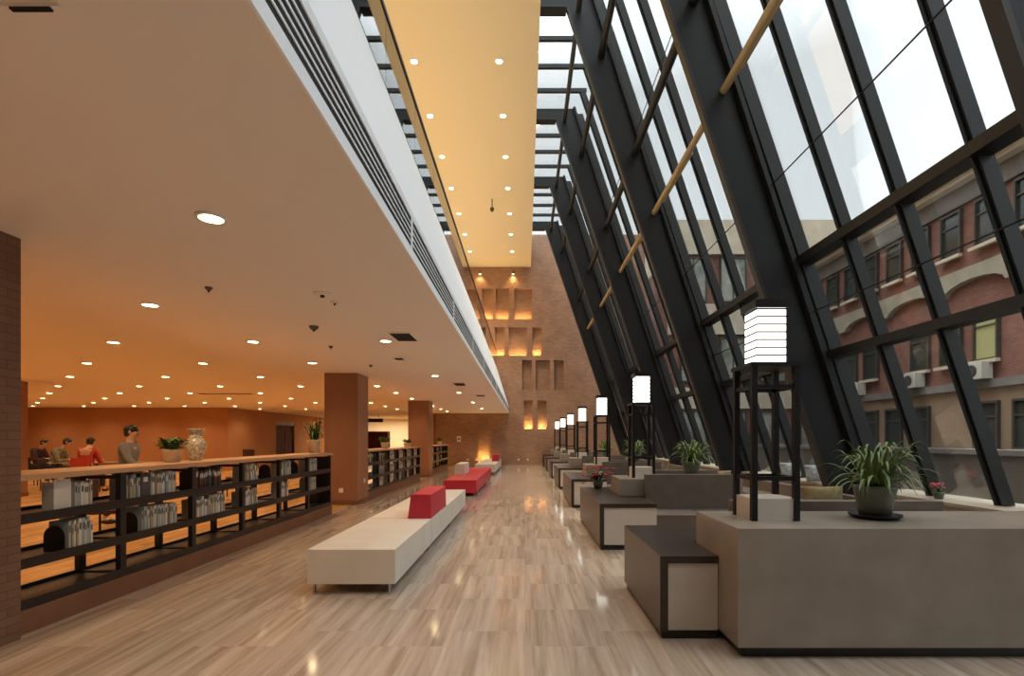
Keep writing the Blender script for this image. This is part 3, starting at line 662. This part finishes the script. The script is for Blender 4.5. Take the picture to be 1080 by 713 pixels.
# lantern lamp
def make_lamp(label, loc):
    t = thing('lantern_lamp', label, 'lamp', loc, group='tall lantern lamps standing on the counters')
    h = .178; th = .042
    for sx in (-1, 1):
        for sy in (-1, 1):
            x0 = sx*h - (th if sx > 0 else 0); y0 = sy*h - (th if sy > 0 else 0)
            MB().box(x0, x0+th, y0, y0+th, 0, 1.165).build('leg', 'black', t, bevel=.002, seg=1)
    for z, hh in ((.30, .03), (.985, .03)):
        m_ = MB()
        for s in (-1, 1):
            a = s*h - (th if s > 0 else 0)
            m_.box(-h+th, h-th, a+.01, a+th-.01, z, z+hh); m_.box(a+.01, a+th-.01, -h+th, h-th, z, z+hh)
        m_.build('rail', 'black', t)
    MB().box(-h-.01, h+.01, -h-.01, h+.01, 1.15, 1.18).build('platform', 'black', t)
    MB().box(-h+.012, h-.012, -h+.012, h-.012, 0, .165).build('base_box', 'lightpanel', t)
    s = .108
    MB().box(-s, s, -s, s, 1.19, 1.60).build('lamp_shade', 'lantern', t)
    m_ = MB()
    for k in range(8):
        z = 1.18+k*.058; q = s+.006
        m_.box(-q, q, -q, -s+.0, z, z+.011); m_.box(-q, q, s, q, z, z+.011); m_.box(-q, -s, -s, s, z, z+.011); m_.box(s, q, -s, s, z, z+.011)
    m_.build('lattice', 'black', t)
    MB().box(-s-.025, s+.025, -s-.025, s+.025, 1.60, 1.66).build('roof', 'black', t, bevel=.004)
    return t
for k in range(7):
    lab = 'tall black lantern lamp with glowing white shade, %s' % ['nearest the camera', 'second from camera', 'third from camera', 'fourth from camera', 'fifth from camera', 'sixth from camera', 'farthest by the brick wall'][k]
    y = 3.97+4.215*k
    if k == 0: lp = make_lamp(lab, (1.862, y, .89))
    else: q = copy_tree(lp); q.location = (1.862, y, .89); q['label'] = lab
# sofas
def sofa(x0, x1, y0, face, label, seatd=.62):
    # face=-1: seat towards the camera, +1: seat away from the camera; y0 = rear plane of the backrest
    t = thing('sofa', label, 'sofa', (x0, y0, 0), rz=0, group='taupe leather sofas between the counters')
    W = x1-x0; f = face
    def yb(a, b): return (min(a*f, b*f), max(a*f, b*f))
    MB().box(0, W, *yb(0, .14), .3, .97).build('backrest', 'sofa', t, bevel=.03, seg=3)
    n = 2
    for k in range(n): MB().box(W*k/n+.004, W*(k+1)/n-.004, *yb(.145, .145+seatd), .30, .46).build('seat_cushion', 'sofa', t, bevel=.03, seg=3)
    MB().box(0.02, W-.02, *yb(.01, .13+seatd), .07, .298).build('base', 'sofa', t, bevel=.01)
    MB().box(.06, W-.06, *yb(.05, .08+seatd), 0, .07).build('plinth', 'kick', t)
for k in range(6):
    yb_ = (3.54+4.215*k if k else 3.48)+.86
    yf = 3.54+4.215*(k+1)-.01
    if k == 5: yf = 28.82
    sofa(1.78 if k == 0 else 1.84, 3.55 if k == 0 else 3.25, yb_, 1, 'taupe leather sofa with its back against the counter %s' % place[k])
    sofa(1.80, 3.15, yf, -1, 'taupe leather sofa facing the camera in front of the counter %s' % place[k+1])
# window benches between the frames
for k in range(6):
    ya = FY[k+2]+.3 if k else 4.6; 
    if k > 4: break
    yb2 = FY[k+3]-.35
    t = thing('window_sofa', 'low taupe sofa along the window sill, %s' % place[k], 'sofa', (4.45, ya, 0), group='low sofas along the windows')
    Wy = yb2-ya
    MB().box(0, .62, 0, Wy, .07, .42).build('seat', 'sofa', t, bevel=.03, seg=3); MB().box(.55, .70, 0, Wy, .42, .62).build('backrest', 'sofa', t, bevel=.03, seg=3)
    MB().box(.04, .6, .04, Wy-.04, 0, .07).build('plinth', 'kick', t)
def pillow(loc, w_, h, mm, label, rz=0, tilt=-.2):
    m_ = MB(); n = 8
    grid = []
    for s in (-1, 1):
        g = []
        for i in range(n+1):
            row = []
            for j in range(n+1):
                u = -1+2*i/n; v = -1+2*j/n; b_ = (1-abs(u)**2.5)*(1-abs(v)**2.5)
                row.append(m_.bm.verts.new((u*w_/2*(1-.08*(1-abs(v))), s*(.012+.075*b_**.6), h/2+v*h/2*(1-.08*(1-abs(u))))))
            g.append(row)
        grid.append(g)
        for i in range(n):
            for j in range(n):
                f = m_.bm.faces.new((g[i][j], g[i+1][j], g[i+1][j+1], g[i][j+1])); f.smooth = True
    A, B_ = grid
    ed = [(i, 0) for i in range(n)] + [(n, j) for j in range(n)] + [(i, n) for i in range(n, 0, -1)] + [(0, j) for j in range(n, 0, -1)]
    for a, b_ in zip(ed, ed[1:]+ed[:1]): m_.bm.faces.new((A[a[0]][a[1]], A[b_[0]][b_[1]], B_[b_[0]][b_[1]], B_[a[0]][a[1]]))
    o = m_.build('cushion', mm, loc=loc); o.rotation_euler = (tilt, 0, rz); tag(o, label, 'cushion'); return o
pillow((4.66, 7.95, .43), .62, .34, 'olive', 'olive cushion on the window sofa behind the near spider plant')
pillow((5.78, 10.1, .655), .56, .34, 'cushion_grey', 'grey patterned cushion on the sill, right of the near lantern', .3)
pillow((5.80, 11.1, .655), .56, .34, 'cushion_grey', 'grey patterned cushion on the sill, seen through the near lantern legs', .3)
pillow((4.66, 12.2, .43), .55, .32, 'olive', 'olive cushion on the second window sofa')
pillow((3.2, 8.75, .9), .55, .12, 'olive', 'folded olive cushion on top of the second counter') if False else None
pillow((2.35, 14.6+.9, .48), .5, .4, 'olive', 'olive cushion on a sofa beyond the third lantern', 0, -.15)
# plants on counters
pl = spider_plant((2.70, 3.95, .89), 'green spider plant in a pot on the counter nearest the camera')
for k, X in ((1, 2.66), (2, 2.66), (3, 2.66)):
    q = copy_tree(pl); q.location = (X, 3.97+4.215*k, .89); q.rotation_euler.z = 1.3*k
    q['label'] = 'green spider plant in a pot on the counter %s' % place[k]
# red flowers on second low table
t = thing('flower_arrangement', 'crimson flower arrangement with silver ribbon at the end of the second low table', 'flowers', (1.30, 9.1, .625))
MB().lathe([(.06, 0), (.085, .06), (.09, .13), (.08, .13)], n=20).build('pot', 'pot_green', t)
m_ = MB()
for i in range(40): m_.leaf((0, 0, .12), random.random()*2*PI, random.uniform(.12, .26), random.uniform(.05, .2), .05, .05, 4)
m_.build('foliage', 'green_dark', t)
m_ = MB()
for i in range(34):
    a = random.random()*2*PI; r = random.uniform(.04, .30); c = (r*math.cos(a), r*math.sin(a), .27+random.uniform(-.10, .16)-r*.3)
    for j in range(6): m_.leaf(c, j*PI/3+i, .062, .025, .01, .045, 3)
m_.build('blossom', 'red_flower', t)
MB().tube((.02, -.1, .12), (.16, -.2, .30), .004).tube((.02, -.1, .12), (-.05, -.2, .32), .004).build('ribbon', 'water_glass', t)
t = thing('flower_arrangement', 'small pot of pink flowers on the window sill at the right', 'flowers', (5.86, 7.25, .65))
MB().lathe([(.05, 0), (.07, .08), (.072, .1), (.06, .1)], n=16).build('pot', 'pot_green', t)
m_ = MB()
for i in range(16): m_.leaf((0, 0, .09), random.random()*2*PI, random.uniform(.06, .13), random.uniform(.03, .1), .03, .035, 4)
m_.build('foliage', 'green_dark', t); m_ = MB()
for i in range(9):
    a = random.random()*2*PI; r = random.uniform(.0, .09)
    for j in range(5): m_.leaf((r*math.cos(a), r*math.sin(a), .17+random.uniform(-.03, .05)), j*PI*.4+i, .035, .015, .01, .028, 3)
m_.build('blossom', 'pink_flower', t)

# pots on bookcase worktops
def worktop_plant(loc, lab, pr, ph, spread, hh, red=False, n=60):
    t = thing('potted_plant', lab, 'plant', loc)
    MB().lathe([(pr*.75, 0), (pr*.98, ph*.9), (pr*1.05, ph*.92), (pr*1.05, ph), (pr*.9, ph), (pr*.88, ph*.9)], n=24).build('pot', 'pot_cream', t)
    MB().lathe([(pr*.86, ph*.86), (pr*.86, ph*.9)], n=16).build('soil', 'soil', t)
    m_ = MB()
    for i in range(n):
        az = random.random()*2*PI; rr = random.random()
        m_.leaf((random.uniform(-.4, .4)*pr, random.uniform(-.4, .4)*pr, ph*.85), az, spread*(.4+.6*rr), hh*random.uniform(.4, 1.05), hh*.5*random.random(), .05 if not red else .045, 5)
    if not red:
        for i in range(n): 
            a = random.random()*2*PI; r = spread*.8*random.random()**.5
            m_.leaf((r*math.cos(a), r*math.sin(a), ph+hh*.25+random.random()*hh*.35), random.random()*6.3, .05, .02, .02, .045, 3)
    m_.build('foliage', 'green_dark', t)
    if red:
        m_ = MB()
        for i in range(6): 
            c = (random.uniform(-.1, .1), random.uniform(-.1, .1), ph+hh*random.uniform(.75, 1.05))
            for j in range(5): m_.leaf(c, j*1.26, .04, .02, .01, .025, 3)
        m_.build('blossom', 'red_flower', t)
ZW = 1.225
worktop_plant((-4.20, 6.1, ZW), 'bushy green plant in a cream pot on the near worktop beside porcelain vase', .11, .15, .19, .17)
worktop_plant((-4.12, 10.02, ZW), 'tall red-flowered plant in a cream pot at the end of the near worktop', .125, .26, .28, .42, True, 46)
worktop_plant((-4.1, 15.0, ZW), 'green plant in a pale pot, nearer one on the middle worktop', .12, .18, .2, .2)
worktop_plant((-4.1, 17.9, ZW), 'low green plant in a pale pot, farther one on the middle worktop', .14, .14, .22, .16)
worktop_plant((-4.1, 24.6, ZW), 'small green plant in a pale pot on the far worktop', .12, .16, .18, .22)
t = thing('porcelain_vase', 'patterned porcelain vase with flared rim on the near worktop', 'vase', (-4.24, 6.6, ZW))
MB().lathe([(.065, 0), (.075, .015), (.10, .10), (.118, .19), (.11, .25), (.07, .29), (.055, .31), (.06, .34), (.085, .385), (.10, .395), (.10, .405), (.08, .405), (.05, .34)], n=32).build('vase_body', 'porcelain', t)
MB().lathe([(.072, .30), (.078, .306), (.072, .312)], n=32).build('neck_ring', 'plastic_white', t)

# ------------------------------------------------------------------ benches
def bench(y0, n, W, mm, label, blk):
    t = thing('bench', label, 'bench', (-2.09, y0, 0), group='upholstered benches along the hall')
    for k in range(n):
        a, b_ = k*W, (k+1)*W-.015
        s_ = MB().box(0, .843, a, b_, .105, .437).build('seat', mm, t, bevel=.012)
        for yy in (a+.03, b_-.03):
            MB().box(.05, .066, yy-.02, yy+.02, 0, .105).box(.777, .793, yy-.02, yy+.02, 0, .105).box(.066, .777, yy-.02, yy+.02, 0, .022).build('leg', 'chrome', t)
    x0, x1, ya, yb2, m2, lab = blk
    ins = .035
    m_ = MB(); bm = m_.bm
    lo = [(x0, ya), (x1, ya), (x1, yb2), (x0, yb2)]; hi = [(x0+ins, ya+ins*.6), (x1-.006, ya+ins*.6), (x1-.006, yb2-ins*.6), (x0+ins, yb2-ins*.6)]
    A = [bm.verts.new((p[0]+2.09, p[1]-y0, .438)) for p in lo]; B_ = [bm.verts.new((p[0]+2.09, p[1]-y0, .755)) for p in hi]
    bm.faces.new(A[::-1]); bm.faces.new(B_)
    for i in range(4): bm.faces.new((A[i], A[(i+1) % 4], B_[(i+1) % 4], B_[i]))
    o = m_.build('backrest', m2, t, bevel=.012); o['label'] = lab
bench(4.92, 3, 1.95, 'bench_white', 'long off-white bench with red backrest block, nearest the camera', (-1.56, -1.25, 6.83, 8.14, 'bench_red', 'crimson backrest block'))
bench(13.2, 3, 1.95, 'bench_red', 'long crimson bench with white backrest block in the middle of the hall', (-2.09, -1.79, 15.2, 16.5, 'bench_white', 'off-white backrest block'))
bench(21.3, 3, 1.92, 'bench_white', 'off-white bench with red backrest block near the brick wall', (-1.56, -1.25, 24.2, 25.5, 'bench_red', 'crimson backrest block'))

# ------------------------------------------------------------------ reading room furniture and people
def skin_mesh(name, verts, edges, radii, mm, parent, sub=2):
    me = bpy.data.meshes.new(name); me.from_pydata([Vector(v) for v in verts], edges, [])
    o = bpy.data.objects.new(name, me); COL.objects.link(o)
    o.modifiers.new('skin', 'SKIN'); s2 = o.modifiers.new('sub', 'SUBSURF'); s2.levels = sub; s2.render_levels = sub
    for i, r in enumerate(radii):
        r = r if isinstance(r, tuple) else (r, r); me.skin_vertices[0].data[i].radius = r
    me.skin_vertices[0].data[0].use_root = True
    dg = bpy.context.evaluated_depsgraph_get(); ev = o.evaluated_get(dg); nm = bpy.data.meshes.new_from_object(ev)
    bpy.data.objects.remove(o)
    for p in nm.polygons: p.use_smooth = True
    nm.materials.clear(); nm.materials.append(M[mm])
    r_ = bpy.data.objects.new(name, nm); COL.objects.link(r_); r_.parent = parent
    return r_
def person(loc, rz, label, coat, pose='sit', lean=.1, seat=.46):
    t = thing('person', label, 'person', loc, rz)     # faces +Y locally
    if pose == 'sit':
        pel = Vector((0, 0, seat+.12)); ch = pel+Vector((0, .20*lean*4, .42)); nk = ch+Vector((0, .05+lean*.4, .17)); hd = nk+Vector((0, .07+lean*.2, .13))
        kn = [(s*.12, .46, seat+.08) for s in (-1, 1)]; an = [(s*.13, .44, .09) for s in (-1, 1)]; hp = [(s*.10, .04, seat+.10) for s in (-1, 1)]
        el = [(s*.25, ch.y+.12, ch.z-.24) for s in (-1, 1)]; wr = [(s*.13, ch.y+.36, ch.z-.20) for s in (-1, 1)]; toe = [(s*.14, .62, .04) for s in (-1, 1)]
    else:
        pel = Vector((0, 0, .95)); ch = Vector((0, .03, 1.28)); nk = Vector((0, .05, 1.47)); hd = Vector((0, .08, 1.60))
        hp = [(s*.09, 0, .90) for s in (-1, 1)]; kn = [(-.10, .20, .50), (.10, -.02, .50)]; an = [(-.10, .22, .09), (.10, -.30, .14)]; toe = [(-.11, .38, .04), (.11, -.17, .04)]
        el = [(-.25, -.14, 1.12), (.25, .14, 1.12)]; wr = [(-.24, -.08, .88), (.23, .34, .98)]
    sh = [(s*.19, ch.y+.01, ch.z+.10) for s in (-1, 1)]
    V = [pel, (pel+ch)/2, ch, nk, hd, hd+Vector((0, .01, .06))]; R = [(.15, .11), (.14, .10), (.16, .11), .055, (.078, .092), (.072, .085)]
    E = [(0, 1), (1, 2), (2, 3), (3, 4), (4, 5)]
    for i in (0, 1):
        b0 = len(V); V += [Vector(sh[i]), Vector(el[i]), Vector(wr[i])]; R += [.062, .045, .03]; E += [(2, b0), (b0, b0+1), (b0+1, b0+2)]
        d = (Vector(wr[i])-Vector(el[i])).normalized(); palm = Vector(wr[i])+d*.07; V.append(palm); R.append((.035, .02)); E.append((b0+2, b0+3))
        side = d.cross(Vector((0, 0, 1))).normalized() if abs(d.z) < .9 else Vector((1, 0, 0))
        for j, (o_, ln) in enumerate(((-.028, .06), (-.010, .075), (.010, .07), (.028, .055))):
            f0 = len(V); V += [palm+side*o_+d*.02, palm+side*o_+d*(.02+ln*.55)+Vector((0, 0, -.006)), palm+side*o_+d*(.02+ln)+Vector((0, 0, -.022))]; R += [.010, .009, .007]; E += [(b0+3, f0), (f0, f0+1), (f0+1, f0+2)]
        f0 = len(V); V += [Vector(wr[i])+d*.03+side*(.035 if i else -.035), Vector(wr[i])+d*.07+side*(.06 if i else -.06)]; R += [.012, .009]; E += [(b0+3, f0), (f0, f0+1)]
        b0 = len(V); V += [Vector(hp[i]), Vector(kn[i]), Vector(an[i]), Vector(toe[i])]; R += [.085, .06, .04, .035]; E += [(0, b0), (b0, b0+1), (b0+1, b0+2), (b0+2, b0+3)]
    body = skin_mesh('body', V, E, R, 'skin', t)
    # face details joined as children of body
    m_ = MB(); m_.ball(hd+Vector((0, .105, .02)), .014, .022, .022, 8); m_.ball(hd+Vector((-.088, 0, .02)), .012, .022, .032, 8); m_.ball(hd+Vector((.088, 0, .02)), .012, .022, .032, 8)
    m_.build('nose_and_ears', 'skin', t)
    m_ = MB(); m_.ball(hd+Vector((-.033, .088, .04)), .012, .01, .009, 8); m_.ball(hd+Vector((.033, .088, .04)), .012, .01, .009, 8); m_.ball(hd+Vector((0, .09, -.035)), .026, .01, .007, 8)
    m_.build('eyes_and_mouth', 'coat_dark', t)
    hb = MB(); hb.ball(hd+Vector((0, -.022, .065)), .098, .108, .088, 16); hb.ball(hd+Vector((0, -.05, .01)), .088, .075, .09, 14); hb.build('hair', 'hair', t)
    CV = [pel+Vector((0, 0, -.06)), (pel+ch)/2, ch, nk+Vector((0, -.01, -.05))]; CR = [(.175, .135), (.165, .125), (.185, .132), .075]; CE = [(0, 1), (1, 2), (2, 3)]
    for i in (0, 1):
        b0 = len(CV); w0 = Vector(el[i])*.12+Vector(wr[i])*.88; CV += [Vector(sh[i]), Vector(el[i]), w0]; CR += [.082, .062, .048]; CE += [(2, b0), (b0, b0+1), (b0+1, b0+2)]
    skin_mesh('jacket', CV, CE, CR, coat, t)
    TV = [pel+Vector((0, 0, -.02))]; TR = [(.165, .13)]; TE = []
    for i in (0, 1):
        b0 = len(TV); TV += [Vector(hp[i]), Vector(kn[i]), Vector(an[i])+Vector((0, 0, .03))]; TR += [.10, .075, .058]; TE += [(0, b0), (b0, b0+1), (b0+1, b0+2)]
    skin_mesh('trousers', TV, TE, TR, 'trouser', t)
    m_ = MB()
    for i in (0, 1): m_.ball((Vector(an[i])+Vector(toe[i]))/2+Vector((0, .01, -.02)), .048, .13, .045, 12)
    m_.build('shoes', 'black', t)
    return t
def chair(loc, rz, label, mm='coat_dark', seat=.46, top=.9):
    t = thing('reading_chair', label, 'chair', loc, rz, group='chairs in the reading room')
    MB().box(-.23, .23, -.2, .25, seat-.05, seat).build('seat', mm, t, bevel=.015); MB().box(-.23, .23, -.26, -.21, seat+.02, top).build('backrest', mm, t, bevel=.02)
    for x in (-.2, .2):
        for y in (-.18, .22): MB().tube((x, y, 0), (x, y, seat-.05), .016).build('leg', 'steel', t)
        MB().tube((x, -.235, seat-.04), (x, -.235, seat+.1), .014).build('back_post', 'steel', t)
    return t
def rpx(x, d): return (x-553.5)*d/540
people = [(38, 15.6, -1.2, 'coat_dark', .12, 'person in dark clothes at the left end of the reading table'),
          (58, 15.8, -1.3, 'coat_olive', .22, 'person in checked olive top bending over the reading table')]
person((rpx(37, 16.6), 16.6, 0), -1.45, people[0][5], 'coat_dark', 'sit', .12, .52)
chair((rpx(37, 16.6), 16.6, 0), -1.45, 'dark chair under the person at the left end of reading table', seat=.50)
person((rpx(55, 15.3), 15.3, 0), -1.3, people[1][5], 'coat_olive', 'sit', .20, .54)
chair((rpx(55, 15.3), 15.3, 0), -1.3, 'dark chair under the person in the checked olive top', seat=.52)
person((rpx(91, 14.2), 14.2, 0), .1, 'person in a red jacket seen from behind at reading table', 'coat_red', 'sit', .05, .56)
chair((rpx(91, 14.2), 14.2, 0), .1, 'red backed chair under the person in the red jacket', 'coat_red', .54, .98)
person((rpx(134, 9.0), 9.0, 0), -1.35, 'person in grey walking behind the near bookcases', 'coat_grey', 'stand')
t = thing('reading_table', 'dark reading table with papers in front of the seated readers', 'table', (-13.2, 15.9, 0))
MB().box(-.55, 1.9, -.45, .55, .74, .78).build('table_top', 'plinth', t)
for x in (-.5, 1.85):
    for y in (-.4, .5): MB().box(x-.03, x+.03, y-.03, y+.03, 0, .74).build('leg', 'black', t)
t = thing('paper_sheet', 'white open book on the reading table', 'book', (rpx(62, 15.3), 15.25, .78))
MB().poly_xz([(-.2, 0), (0, .006), (.2, 0), (.2, .02), (0, .012), (-.2, .02)], -.13, .13).build('pages', 'paper', t)
chair((rpx(253, 13.5), 13.5, 0), 2.6, 'dark empty chair in the reading room behind the fourth bay', 'coat_dark', .5, 1.22)
chair((-6.2, 7.6, 0), -1.3, 'dark chair behind the second bay of the near bookcases'); chair((-6.6, 10.6, 0), -1.8, 'dark chair behind the fourth bay of the near bookcases')
# box standing in for the dark doorway, hanging sign in the bright corridor
t = thing('doorway_substitute', 'dark cabinet in the bright corridor behind the middle bookcases', 'doorway substitute', (-10.6, 34, 0))
MB().box(0, 1.5, 0, .6, 0, 2.0).build('body', 'door', t, bevel=.01); MB().box(.74, .76, -.01, 0, .1, 1.9).build('door_gap', 'slot', t)
t = thing('hanging_sign', 'dark sign board hanging from the ceiling in the bright corridor', 'sign', (-9.2, 30.5, 2.5))
MB().box(-.75, .75, -.04, .04, 0, .22).build('board', 'black', t); MB().tube((-.5, 0, .22), (-.5, 0, .5), .012).tube((.5, 0, .22), (.5, 0, .5), .012).build('hanger', 'steel', t)
